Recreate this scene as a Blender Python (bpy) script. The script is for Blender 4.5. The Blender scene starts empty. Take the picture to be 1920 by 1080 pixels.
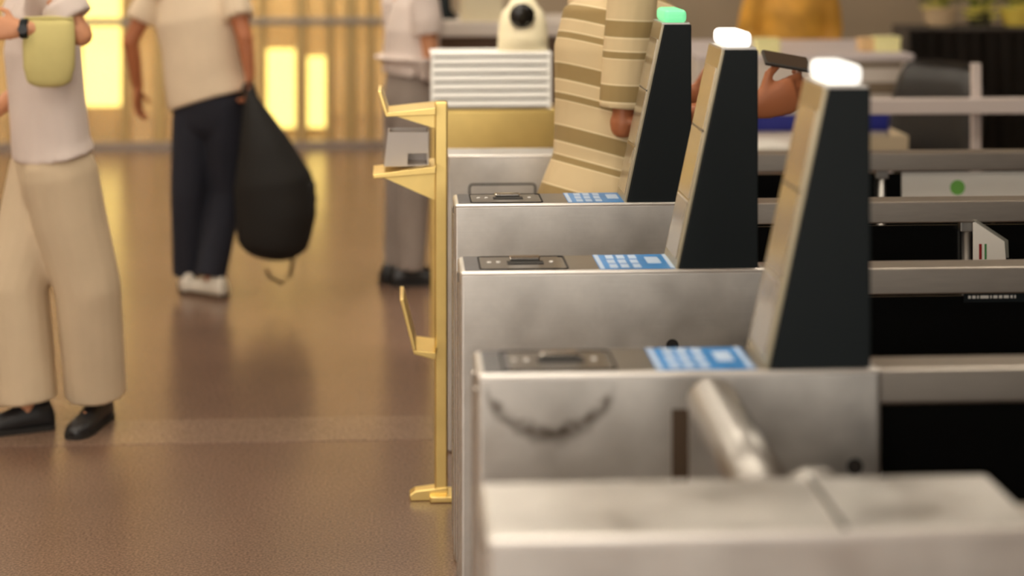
import bpy, bmesh, math, random
from mathutils import Vector, Matrix
random.seed(7)
S = bpy.context.scene
C = S.collection
PI = math.pi

# ------------------------------------------------------------------ camera
F_PX, HORIZON, CAM_H, YAW = 3433.0, -160.0, 1.81, math.radians(3.38)
cam_d = bpy.data.cameras.new('camera')
cam = bpy.data.objects.new('camera', cam_d); C.objects.link(cam); S.camera = cam
cam.location = (0, 0, CAM_H); cam.rotation_euler = (PI/2, 0, -YAW)
cam_d.sensor_width = 36.0; cam_d.lens = F_PX*36/1920
cam_d.shift_y = -(540-HORIZON)/1920
cam_d.clip_start = 0.05; cam_d.clip_end = 200
cam_d.dof.use_dof = True; cam_d.dof.focus_distance = 4.8; cam_d.dof.aperture_fstop = 1.45
# ------------------------------------------------------------------ world and exposure
W = bpy.data.worlds.new('world'); S.world = W; W.use_nodes = True
W.node_tree.nodes['Background'].inputs[0].default_value = (1.0, .93, .84, 1)
W.node_tree.nodes['Background'].inputs[1].default_value = 5.2
S.view_settings.view_transform = 'Standard'; S.view_settings.look = 'None'
S.view_settings.gamma = 1; S.view_settings.use_curve_mapping = False
S.view_settings.exposure = 0.0
LIGHT = 11.0          # strength of the ceiling light panels
WARM = (1.0, .86, .68)

def at(px, py, D):                    # a point seen at a place in the photograph at depth D (metres)
    xc = (px-960)/F_PX*D
    return Vector((xc*math.cos(YAW)+D*math.sin(YAW), D*math.cos(YAW)-xc*math.sin(YAW), CAM_H-(py-HORIZON)/F_PX*D))

# ------------------------------------------------------------------ materials
def lin(c):
    return tuple(((v/255)/12.92 if v/255 <= .04045 else ((v/255+.055)/1.055)**2.4) for v in c) + (1,)
MATS = {}
def mat(name, rgb, rough=.5, metal=0, var=0, scale=20, stretch=(1, 1, 1), bump=0, emit=0, ecol=None, alpha=1, trans=0, coat=0, rvar=0):
    if name in MATS: return MATS[name]
    m = bpy.data.materials.new(name); m.use_nodes = True; MATS[name] = m
    nt = m.node_tree; N = nt.nodes; L = nt.links; b = N['Principled BSDF']
    col = lin(rgb)
    b.inputs['Base Color'].default_value = col
    b.inputs['Roughness'].default_value = rough; b.inputs['Metallic'].default_value = metal
    b.inputs['Alpha'].default_value = alpha; b.inputs['Transmission Weight'].default_value = trans
    b.inputs['Coat Weight'].default_value = coat
    if emit:
        b.inputs['Emission Color'].default_value = lin(ecol or rgb); b.inputs['Emission Strength'].default_value = emit
    if var or bump or rvar:
        tc = N.new('ShaderNodeTexCoord'); mp = N.new('ShaderNodeMapping'); nz = N.new('ShaderNodeTexNoise')
        mp.inputs['Scale'].default_value = stretch
        nz.inputs['Scale'].default_value = scale; nz.inputs['Detail'].default_value = 6
        L.new(tc.outputs['Object'], mp.inputs[0]); L.new(mp.outputs[0], nz.inputs['Vector'])
        if var:
            r = N.new('ShaderNodeValToRGB'); L.new(nz.outputs['Fac'], r.inputs[0])
            r.color_ramp.elements[0].position = .3; r.color_ramp.elements[1].position = .7
            r.color_ramp.elements[0].color = tuple(v*(1-var) for v in col[:3])+(1,)
            r.color_ramp.elements[1].color = tuple(min(1, v*(1+var)) for v in col[:3])+(1,)
            L.new(r.outputs[0], b.inputs['Base Color'])
        if rvar:
            mr = N.new('ShaderNodeMapRange'); L.new(nz.outputs['Fac'], mr.inputs[0])
            mr.inputs[1].default_value = .3; mr.inputs[2].default_value = .7
            mr.inputs[3].default_value = max(.02, rough-rvar); mr.inputs[4].default_value = rough+rvar
            L.new(mr.outputs[0], b.inputs['Roughness'])
        if bump:
            bp = N.new('ShaderNodeBump'); bp.inputs['Strength'].default_value = bump; bp.inputs['Distance'].default_value = .004
            L.new(nz.outputs['Fac'], bp.inputs['Height']); L.new(bp.outputs[0], b.inputs['Normal'])
    return m

def steel_mat(name, rgb=(228, 225, 220), dark_curve=False):
    m = mat(name, rgb, .3, 1)
    nt = m.node_tree; N = nt.nodes; L = nt.links; b = N['Principled BSDF']
    tc = N.new('ShaderNodeTexCoord')
    mp = N.new('ShaderNodeMapping'); mp.inputs['Scale'].default_value = (2, 40, 160)
    br = N.new('ShaderNodeTexNoise'); br.inputs['Scale'].default_value = 5; br.inputs['Detail'].default_value = 3
    L.new(tc.outputs['Object'], mp.inputs[0]); L.new(mp.outputs[0], br.inputs['Vector'])
    sm = N.new('ShaderNodeTexNoise'); sm.inputs['Scale'].default_value = 9; sm.inputs['Detail'].default_value = 5
    L.new(tc.outputs['Object'], sm.inputs['Vector'])
    mr = N.new('ShaderNodeMapRange'); L.new(sm.outputs['Fac'], mr.inputs[0])
    mr.inputs[1].default_value = .3; mr.inputs[2].default_value = .7; mr.inputs[3].default_value = .36; mr.inputs[4].default_value = .52
    L.new(mr.outputs[0], b.inputs['Roughness'])
    mx = N.new('ShaderNodeMix'); mx.data_type = 'RGBA'
    col = lin(rgb)
    mx.inputs[6].default_value = tuple(v*.9 for v in col[:3])+(1,); mx.inputs[7].default_value = tuple(min(1, v*1.07) for v in col[:3])+(1,)
    L.new(br.outputs['Fac'], mx.inputs[0])
    md = N.new('ShaderNodeTexNoise'); md.inputs['Scale'].default_value = 5; md.inputs['Detail'].default_value = 7; md.inputs['Roughness'].default_value = .62
    L.new(tc.outputs['Object'], md.inputs['Vector'])
    gr = N.new('ShaderNodeMapRange'); L.new(md.outputs['Fac'], gr.inputs[0])
    gr.inputs[1].default_value = .35; gr.inputs[2].default_value = .65; gr.inputs[3].default_value = .8; gr.inputs[4].default_value = 1.0
    mg = N.new('ShaderNodeMix'); mg.data_type = 'RGBA'; mg.blend_type = 'MULTIPLY'; mg.inputs[0].default_value = 1
    L.new(mx.outputs[2], mg.inputs[6]); L.new(gr.outputs[0], mg.inputs[7])
    out = mg.outputs[2]
    if dark_curve:                                   # a dark hanging curve mixed into the front sheet's colour
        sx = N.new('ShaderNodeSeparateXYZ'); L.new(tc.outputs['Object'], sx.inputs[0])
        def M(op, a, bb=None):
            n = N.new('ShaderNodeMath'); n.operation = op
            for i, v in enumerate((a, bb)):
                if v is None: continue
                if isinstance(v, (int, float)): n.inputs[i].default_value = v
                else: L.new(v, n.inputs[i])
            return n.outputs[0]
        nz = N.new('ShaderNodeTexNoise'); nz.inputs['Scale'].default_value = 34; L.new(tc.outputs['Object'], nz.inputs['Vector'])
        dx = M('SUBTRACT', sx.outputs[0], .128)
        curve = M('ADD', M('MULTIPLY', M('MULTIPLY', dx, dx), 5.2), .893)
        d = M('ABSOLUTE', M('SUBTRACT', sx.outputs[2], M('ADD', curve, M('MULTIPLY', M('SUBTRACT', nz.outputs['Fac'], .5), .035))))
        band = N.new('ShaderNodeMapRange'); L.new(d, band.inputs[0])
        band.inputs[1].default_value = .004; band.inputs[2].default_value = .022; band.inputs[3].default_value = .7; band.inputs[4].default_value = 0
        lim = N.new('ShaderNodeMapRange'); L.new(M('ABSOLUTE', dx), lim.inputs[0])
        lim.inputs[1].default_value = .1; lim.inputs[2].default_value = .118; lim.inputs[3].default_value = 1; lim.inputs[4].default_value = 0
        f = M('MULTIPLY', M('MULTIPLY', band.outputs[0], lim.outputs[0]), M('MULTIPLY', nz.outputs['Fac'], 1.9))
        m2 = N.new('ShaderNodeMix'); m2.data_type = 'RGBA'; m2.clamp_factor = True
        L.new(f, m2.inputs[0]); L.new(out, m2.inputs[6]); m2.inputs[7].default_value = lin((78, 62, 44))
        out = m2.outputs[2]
    L.new(out, b.inputs['Base Color'])
    bp = N.new('ShaderNodeBump'); bp.inputs['Strength'].default_value = .05; bp.inputs['Distance'].default_value = .001
    L.new(br.outputs['Fac'], bp.inputs['Height']); L.new(bp.outputs[0], b.inputs['Normal'])
    return m

def stripe_mat(name, z0, tilt, x0):
    m = mat(name, (214, 192, 150), .85)
    nt = m.node_tree; N = nt.nodes; L = nt.links; b = N['Principled BSDF']
    tc = N.new('ShaderNodeTexCoord'); sx = N.new('ShaderNodeSeparateXYZ'); L.new(tc.outputs['Object'], sx.inputs[0])
    def M(op, a, bb=None):
        n = N.new('ShaderNodeMath'); n.operation = op
        for i, v in enumerate((a, bb)):
            if v is None: continue
            if isinstance(v, (int, float)): n.inputs[i].default_value = v
            else: L.new(v, n.inputs[i])
        return n.outputs[0]
    # local -Y is the wearer's front
    fr = M('MULTIPLY', M('ADD', sx.outputs[1], x0), tilt)
    t = M('FRACT', M('ADD', M('DIVIDE', M('SUBTRACT', M('ADD', fr, z0), sx.outputs[2]), .193), 10.0))
    r = N.new('ShaderNodeValToRGB'); r.color_ramp.interpolation = 'CONSTANT'; L.new(t, r.inputs[0])
    E = r.color_ramp.elements
    base, dark, edge = lin((214, 192, 150)), lin((158, 134, 88)), lin((230, 212, 172))
    E[0].position = 0; E[0].color = dark
    E[1].position = .25; E[1].color = edge
    for p, c in ((.28, base), (.45, edge), (.48, dark), (.58, edge), (.6, base), (.97, edge)):
        e = E.new(p); e.color = c
    L.new(r.outputs[0], b.inputs['Base Color'])
    nz = N.new('ShaderNodeTexNoise'); nz.inputs['Scale'].default_value = 9
    L.new(tc.outputs['Object'], nz.inputs['Vector'])
    bp = N.new('ShaderNodeBump'); bp.inputs['Strength'].default_value = .4; bp.inputs['Distance'].default_value = .02
    L.new(nz.outputs['Fac'], bp.inputs['Height']); L.new(bp.outputs[0], b.inputs['Normal'])
    return m

STEEL = steel_mat('brushed_steel')
STEEL_CURVE = steel_mat('brushed_steel_grimy', dark_curve=True)
STEEL_DARK = mat('grey_steel_plate', (120, 120, 124), .38, 1, var=.08, scale=30)
RAIL_STEEL = mat('rail_steel', (190, 182, 172), .4, 1, var=.06, scale=12, stretch=(1, 8, 8))
CHROME = mat('chrome', (225, 222, 216), .12, 1)
TUBE = mat('polished_tube', (176, 173, 168), .42, 1)
BRASS = mat('brass', (244, 216, 140), .34, 1, var=.08, scale=6)
BLACK = mat('black_panel', (17, 24, 27), .5)
BLACK.node_tree.nodes['Principled BSDF'].inputs['Specular IOR Level'].default_value = .22
DARK = mat('dark_recess', (26, 22, 18), .7)
BLACKGLASS = mat('black_glass', (10, 10, 9), .22)
SCREEN = mat('screen_glass', (178, 172, 164), .2, .85)
SCREEN_LINE = mat('screen_line', (216, 206, 188), .4)
WHITE = mat('white_plastic', (236, 234, 228), .45)
CAP_W = mat('lamp_white', (245, 245, 240), .4, emit=1.0, ecol=(255, 252, 244))
CAP_G = mat('lamp_green', (120, 214, 160), .4, emit=.75, ecol=(120, 228, 160))
BLUE = mat('sticker_blue', (62, 142, 214), .35, var=.2, scale=8)
PALEBLUE = mat('sticker_pale', (190, 212, 240), .4)

# ------------------------------------------------------------------ mesh helpers
def link(name, bm, m, parent=None, loc=None, smooth=False, rot=None):
    me = bpy.data.meshes.new(name); bm.to_mesh(me); bm.free()
    for f in me.polygons: f.use_smooth = smooth
    if m: me.materials.append(m)
    o = bpy.data.objects.new(name, me); C.objects.link(o)
    if parent: o.parent = parent
    if loc is not None: o.location = loc
    if rot is not None: o.rotation_euler = rot
    return o
def box_bm(x0, x1, y0, y1, z0, z1, bevel=0, seg=2):
    bm = bmesh.new()
    bmesh.ops.create_cube(bm, size=1)
    for v in bm.verts:
        v.co = Vector(((x0+x1)/2+v.co.x*(x1-x0), (y0+y1)/2+v.co.y*(y1-y0), (z0+z1)/2+v.co.z*(z1-z0)))
    if bevel: bmesh.ops.bevel(bm, geom=bm.edges[:], offset=bevel, segments=seg, profile=.5, affect='EDGES')
    return bm
def box(name, x0, x1, y0, y1, z0, z1, m, parent=None, bevel=0, seg=2, loc=None, rot=None):
    return link(name, box_bm(x0, x1, y0, y1, z0, z1, bevel, seg), m, parent, loc, False, rot)
def prism_bm(pts, y0, y1, bevel=0):      # polygon in XZ extruded along Y
    bm = bmesh.new()
    a = [bm.verts.new((x, y0, z)) for x, z in pts]; b = [bm.verts.new((x, y1, z)) for x, z in pts]
    n = len(pts)
    bm.faces.new(a); bm.faces.new(b[::-1])
    for i in range(n): bm.faces.new((a[i], b[i], b[(i+1) % n], a[(i+1) % n]))
    bmesh.ops.recalc_face_normals(bm, faces=bm.faces[:])
    if bevel: bmesh.ops.bevel(bm, geom=bm.edges[:], offset=bevel, segments=2, profile=.5, affect='EDGES')
    return bm
def frames(pts, ref):
    out = []
    n = len(pts)
    for i in range(n):
        t = (pts[min(i+1, n-1)]-pts[max(i-1, 0)]).normalized()
        s = ref - t*t.dot(ref)
        if s.length < .15:
            r2 = Vector((0, 0, 1)) if abs(t.z) < .8 else Vector((0, 1, 0)); s = r2 - t*t.dot(r2)
        s.normalize(); out.append((t, s, t.cross(s)))
    return out
def loft(bm, pts, rad, seg=14, ref=Vector((1, 0, 0)), round_ends=(True, True)):
    pts = [Vector(p) for p in pts]; rad = [(r, r) if isinstance(r, (int, float)) else r for r in rad]
    fr = frames(pts, Vector(ref)); rings = []
    def ring(c, s, o, a, b):
        return [bm.verts.new(c + s*(a*math.cos(2*PI*k/seg)) + o*(b*math.sin(2*PI*k/seg))) for k in range(seg)]
    def ends(i, sgn):
        t, s, o = fr[i]; a, b = rad[i]; h = min(a, b); L = []
        for q in (.95, .75, .4):
            L.append(ring(pts[i]+t*(sgn*h*q*.9), s, o, a*math.sqrt(1-q*q*.93), b*math.sqrt(1-q*q*.93)))
        return L
    if round_ends[0]: rings += ends(0, -1)
    for i in range(len(pts)): rings.append(ring(pts[i], fr[i][1], fr[i][2], *rad[i]))
    if round_ends[1]: rings += ends(len(pts)-1, 1)[::-1]
    for a, b in zip(rings, rings[1:]):
        for k in range(seg): bm.faces.new((a[k], a[(k+1) % seg], b[(k+1) % seg], b[k]))
    bm.faces.new(rings[0][::-1]); bm.faces.new(rings[-1])
    return bm
def tube(name, pts, r, m, parent=None, seg=12, ends=(False, False)):
    bm = bmesh.new(); loft(bm, pts, [r]*len(pts), seg, round_ends=ends)
    bmesh.ops.recalc_face_normals(bm, faces=bm.faces[:])
    return link(name, bm, m, parent, smooth=True)
def lathe_bm(prof, seg=28):
    bm = bmesh.new(); rings = []
    for r, z in prof: rings.append([bm.verts.new((r*math.cos(2*PI*k/seg), r*math.sin(2*PI*k/seg), z)) for k in range(seg)])
    for a, b in zip(rings, rings[1:]):
        for k in range(seg): bm.faces.new((a[k], a[(k+1) % seg], b[(k+1) % seg], b[k]))
    bm.faces.new(rings[0][::-1]); bm.faces.new(rings[-1])
    return bm
def fuse(name, bm, m, parent, voxel=.009, smooth=6):     # one continuous surface out of overlapping closed shapes
    bmesh.ops.recalc_face_normals(bm, faces=bm.faces[:])
    me = bpy.data.meshes.new('tmp'); bm.to_mesh(me); bm.free()
    o = bpy.data.objects.new('tmp', me); C.objects.link(o)
    md = o.modifiers.new('r', 'REMESH'); md.mode = 'VOXEL'; md.voxel_size = voxel; md.use_smooth_shade = True
    ms = o.modifiers.new('s', 'SMOOTH'); ms.factor = .5; ms.iterations = smooth
    dg = bpy.context.evaluated_depsgraph_get(); dg.update()
    nm = bpy.data.meshes.new_from_object(o.evaluated_get(dg)); nm.name = name
    bpy.data.objects.remove(o)
    nm.materials.clear(); nm.materials.append(m)
    for f in nm.polygons: f.use_smooth = True
    r = bpy.data.objects.new(name, nm); C.objects.link(r); r.parent = parent
    return r
def tag(o, label=None, cat=None, group=None, kind=None):
    if label: o['label'] = label
    if cat: o['category'] = cat
    if group: o['group'] = group
    if kind: o['kind'] = kind
    return o
def thing(name, label, cat, loc=(0, 0, 0), rotz=0, group=None):
    o = bpy.data.objects.new(name, None); C.objects.link(o); o.empty_display_size = .1
    o.location = loc; o.rotation_euler = (0, 0, rotz)
    return tag(o, label, cat, group)

# ------------------------------------------------------------------ the hall
XL, XR, YB, YF, ZC = -7.0, 6.5, 14.3, -4.5, 4.4
def floor_mat(name, rgb, rough):
    m = mat(name, rgb, rough)
    N = m.node_tree.nodes; L = m.node_tree.links; b = N['Principled BSDF']
    tc = N.new('ShaderNodeTexCoord'); n1 = N.new('ShaderNodeTexNoise'); n1.inputs['Scale'].default_value = 130; n1.inputs['Detail'].default_value = 4
    n2 = N.new('ShaderNodeTexNoise'); n2.inputs['Scale'].default_value = 1.6
    L.new(tc.outputs['Object'], n1.inputs['Vector']); L.new(tc.outputs['Object'], n2.inputs['Vector'])
    r = N.new('ShaderNodeValToRGB'); L.new(n1.outputs['Fac'], r.inputs[0])
    c = lin(rgb)
    r.color_ramp.elements[0].position = .36; r.color_ramp.elements[1].position = .66
    r.color_ramp.elements[0].color = tuple(v*.62 for v in c[:3])+(1,); r.color_ramp.elements[1].color = tuple(v*1.3 for v in c[:3])+(1,)
    mx = N.new('ShaderNodeMix'); mx.data_type = 'RGBA'; mx.blend_type = 'MULTIPLY'; mx.inputs[0].default_value = .35
    L.new(r.outputs[0], mx.inputs[6]); L.new(n2.outputs['Fac'], mx.inputs[7]); L.new(mx.outputs[2], b.inputs['Base Color'])
    b.inputs['Specular IOR Level'].default_value = .42
    return m
GRANITE = floor_mat('brown_granite', (128, 101, 84), .24)
GRANITE_L = floor_mat('pale_granite', (140, 114, 96), .26)
tag(box('floor', XL, XR, YF, YB+2.6, -.12, 0, GRANITE), kind='structure')
tag(box('trim_1', XL, .1, 6.32, 6.62, -.01, .0015, GRANITE_L), kind='structure')
WALL = mat('wall_paint', (190, 172, 146), .7, var=.05, scale=3)
WALLB = mat('wall_stone', (196, 180, 156), .6, var=.06, scale=2)
tag(box('wall_left', XL-.2, XL, YF, YB+2.6, 0, ZC, WALLB), kind='structure')
tag(box('wall_right', XR, XR+.2, YF, YB+2.6, 0, ZC, mat('wall_dark', (96, 84, 70), .7)), kind='structure')
WX0, WX1, WZ0, WZ1 = -6.2, 2.2, 1.25, 3.9           # window opening added behind the camera to light the gate fronts
tag(box('wall_front', XL-.2, XR+.2, YF-.2, YF, 0, WZ0, WALLB), kind='structure')
tag(box('wall_front.001', XL-.2, XR+.2, YF-.2, YF, WZ1, ZC, WALLB), kind='structure')
tag(box('wall_front.002', XL-.2, WX0, YF-.2, YF, WZ0, WZ1, WALLB), kind='structure')
tag(box('wall_front.003', WX1, XR+.2, YF-.2, YF, WZ0, WZ1, WALLB), kind='structure')
for i in range(7):
    x = WX0+(WX1-WX0)*i/6
    tag(box('trim_%d' % (10+i), x-.04, x+.04, YF-.14, YF-.04, WZ0, WZ1, mat('window_frame', (120, 116, 110), .4, .6), bevel=.005), kind='structure')  # frame bars of the added window behind the camera
pd = bpy.data.lights.new('entrance_daylight', 'AREA'); pd.shape = 'RECTANGLE'; pd.size = WX1-WX0; pd.size_y = WZ1-WZ0; pd.cycles.is_portal = True  # portal of the added window, unseen fill light
po_ = bpy.data.objects.new('entrance_daylight', pd); C.objects.link(po_); po_.location = ((WX0+WX1)/2, YF-.16, (WZ0+WZ1)/2); po_.rotation_euler = (PI/2, 0, 0)
GROUND = mat('forecourt_paving', (150, 144, 134), .8, var=.1, scale=3)
tag(box('forecourt_ground', -20, 20, -24, YF-.2, -.14, -.02, GROUND), kind='structure')
DX0, DX1, DZ = -5.2, .35, 2.6                     # glazed opening in the far wall
tag(box('wall_back', DX1, XR, YB, YB+.2, 0, ZC, WALL), kind='structure')
tag(box('wall_back.001', XL, DX0, YB, YB+.2, 0, ZC, WALL), kind='structure')
tag(box('wall_back.002', DX0, DX1, YB, YB+.2, DZ, ZC, WALL), kind='structure')
AMBER = mat('amber_wall', (232, 206, 156), .55, var=.1, scale=2)
tag(box('wall_vestibule', XL, XR, YB+2.4, YB+2.6, 0, ZC, AMBER), kind='structure')
tag(box('ceiling', XL-.2, XR+.2, YF-.2, YB+2.6, ZC, ZC+.15, mat('ceiling_white', (214, 206, 194), .8)), kind='structure')

# ceiling light panels
LAMP = mat('ceiling_lamp', (255, 255, 255), .5, emit=LIGHT, ecol=(255, 243, 224))
FRAME_W = mat('lamp_frame', (200, 198, 194), .5)
rows = [(-5.0, 'left wall'), (-2.6, 'left aisle'), (-.2, 'gate ends'), (2.4, 'right rails')]
lens_l = ['behind the camera', 'over the nearest gate', 'over the middle gates', 'over the far gates', 'by the glass doors']
for i, (lx, wh) in enumerate(rows):
    for j, ly in enumerate((-2.2, 1.6, 5.2, 8.8, 12.2)):
        if i == 3 and j not in (2, 3): continue
        if (i, j) == (3, 3): lx, ly, wh = 5.2, 9.0, 'flower table'  # extra panel added to brighten the flowers
        t = thing('ceiling_light', 'square ceiling light panel above the %s, %s' % (wh, lens_l[j]), 'light', (lx, ly, ZC-.06), 0, 'ceiling light panels')
        box('diffuser', -.55, .55, -.55, .55, -.005, .02, LAMP, t)
        for k, (a, b, c, d) in enumerate(((-.6, .6, -.6, -.55), (-.6, .6, .55, .6), (-.6, -.55, -.55, .55), (.55, .6, -.55, .55))):
            box('frame', a, b, c, d, -.015, .06, FRAME_W, t)

# spotlight added to brighten the slatted box and brass gate
sp = thing('ceiling_spotlight', 'small ceiling spotlight aimed at the brass gate', 'light', (.1, 6.0, ZC))
aim = (Vector((.4, 7.62, 1.12))-Vector((.1, 6.0, ZC-.12))).normalized()
tube('stem', [(0, 0, 0), (0, 0, -.1)], .012, FRAME_W, sp)
tube('housing', [Vector((0, 0, -.12))-aim*.06, Vector((0, 0, -.12))+aim*.06], .05, FRAME_W, sp, 18)
ld = bpy.data.lights.new('spot_beam', 'SPOT'); ld.energy = 420; ld.color = (1, .92, .78); ld.spot_size = math.radians(22); ld.spot_blend = .6; ld.shadow_soft_size = .05
lo = bpy.data.objects.new('spot_beam', ld); C.objects.link(lo); lo.parent = sp; lo.location = Vector((0, 0, -.12))+aim*.08
lo.rotation_euler = aim.to_track_quat('-Z', 'Y').to_euler()
# glazed doors in the far wall
FRAME_G = mat('bronze_frame', (184, 156, 104), .35, .8)
PANE = mat('amber_glass', (242, 214, 156), .08, 0, alpha=.32)
def X_at(px, Y):                                    # world X of a photo column on the plane Y
    k = (px-960)/F_PX
    return Y*(k*math.cos(YAW)+math.sin(YAW))/(math.cos(YAW)-k*math.sin(YAW))
mull = [DX0+.02, -4.6, -4.05, -3.5, -3.0] + [X_at(p, YB) for p in (140, 235, 300, 365, 428, 492, 565, 618, 658, 695, 770)] + [DX1-.02]
for i, x in enumerate(mull):
    w = .045 if i % 2 else .03
    tag(box('window_%d_mullion' % (i+1), x-w, x+w, YB-.03, YB+.09, 0, DZ, FRAME_G, bevel=.006), kind='structure')
for i, (a, b) in enumerate(zip(mull, mull[1:])):
    tag(box('window_%d' % (i+1), a+.03, b-.03, YB+.02, YB+.032, .06, DZ, PANE), kind='structure')
tag(box('trim_2', DX0, DX1, YB-.04, YB+.1, 0, .055, mat('grey_sill', (150, 138, 128), .4, .5)), kind='structure')
tag(box('trim_3', DX0, DX1, YB-.09, YB-.04, .955, 1.015, mat('grey_bar', (150, 140, 128), .4, .4), bevel=.01), kind='structure')
GLOW = mat('glow_lamp', (255, 240, 150), .5, emit=4.0, ecol=(255, 228, 128))
for a, b, z0, z1, d, lab in ((497, 558, .12, .74, .3, 'tall glowing yellow light panel behind the glass, nearest to the black bag'),
                           (572, 612, .12, .68, .3, 'narrow glowing yellow light panel behind the glass, right of the tall one'),
                           (146, 230, .3, 1.7, .3, 'glowing yellow light panel behind the glass between the two men'),
                           (430, 452, .62, 1.25, .3, 'slim glowing yellow light panel behind the walking man in navy trousers')):
    t = thing('light_panel', lab, 'light', (0, YB+d, 0))
    xa, xb = X_at(a, YB+d), X_at(b, YB+d)
    box('diffuser', xa, xb, 0, .04, z0, z1, GLOW, t, .012)
    box('stand', xa-.01, xb+.01, .04, .1, 0, z1+.01, FRAME_G, t)
for x in (-3.8, -1.2, .6):
    ld = bpy.data.lights.new('vestibule_lamp', 'AREA'); ld.energy = 85; ld.color = (1, .84, .56); ld.size = 1.2
    lo = bpy.data.objects.new('vestibule_lamp', ld); C.objects.link(lo); lo.location = (x, YB+1.3, 3.6)

# ------------------------------------------------------------------ ticket gates
GX0 = {1: .107, 2: .1294, 3: .127, 4: .1415, 5: .1453, 6: .118}
GX1 = {1: .845, 2: .850, 3: .828, 4: .827, 5: .83, 6: .85}
GY = {1: 2.372, 2: 3.218, 3: 4.146, 4: 5.113, 5: 6.159, 6: 7.62}
GW = {1: .24, 2: .185, 3: .195, 4: .195, 5: .195, 6: .2}
GTOP = 1.0
GLAB = {1: 'nearest stainless steel ticket gate with plain bare top, lowest in the picture',
        2: 'steel ticket gate with white-lit black post, grimy curve on its front',
        3: 'middle steel ticket gate with white-lit black post, in sharpest focus',
        4: 'steel ticket gate whose black post carries a green light',
        5: 'steel ticket gate with outlined hatch behind the striped shirt',
        6: 'golden brass ticket gate under the white slatted box'}
def rounded_frame(x0, x1, z0, z1, r, t, y0, y1):     # a thin rounded-rectangle outline in XZ
    bm = bmesh.new(); out = []
    for (cx, cz, a0) in ((x1-r, z1-r, 0), (x0+r, z1-r, 90), (x0+r, z0+r, 180), (x1-r, z0+r, 270)):
        for q in range(5):
            a = math.radians(a0+q*22.5); out.append((cx, cz, math.cos(a), math.sin(a)))
    n = len(out); V = []
    for cx, cz, c, s in out:
        V.append([bm.verts.new((cx+c*rr, y, cz+s*rr)) for rr, y in ((r, y0), (r-t, y0), (r-t, y1), (r, y1))])
    for i in range(n):
        a, b = V[i], V[(i+1) % n]
        for k in range(4): bm.faces.new((a[k], b[k], b[(k+1) % 4], a[(k+1) % 4]))
    bmesh.ops.recalc_face_normals(bm, faces=bm.faces[:])
    return bm
def disc_bm(r, h, seg=20):
    return lathe_bm([(r, 0), (r, h)], seg)
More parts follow.
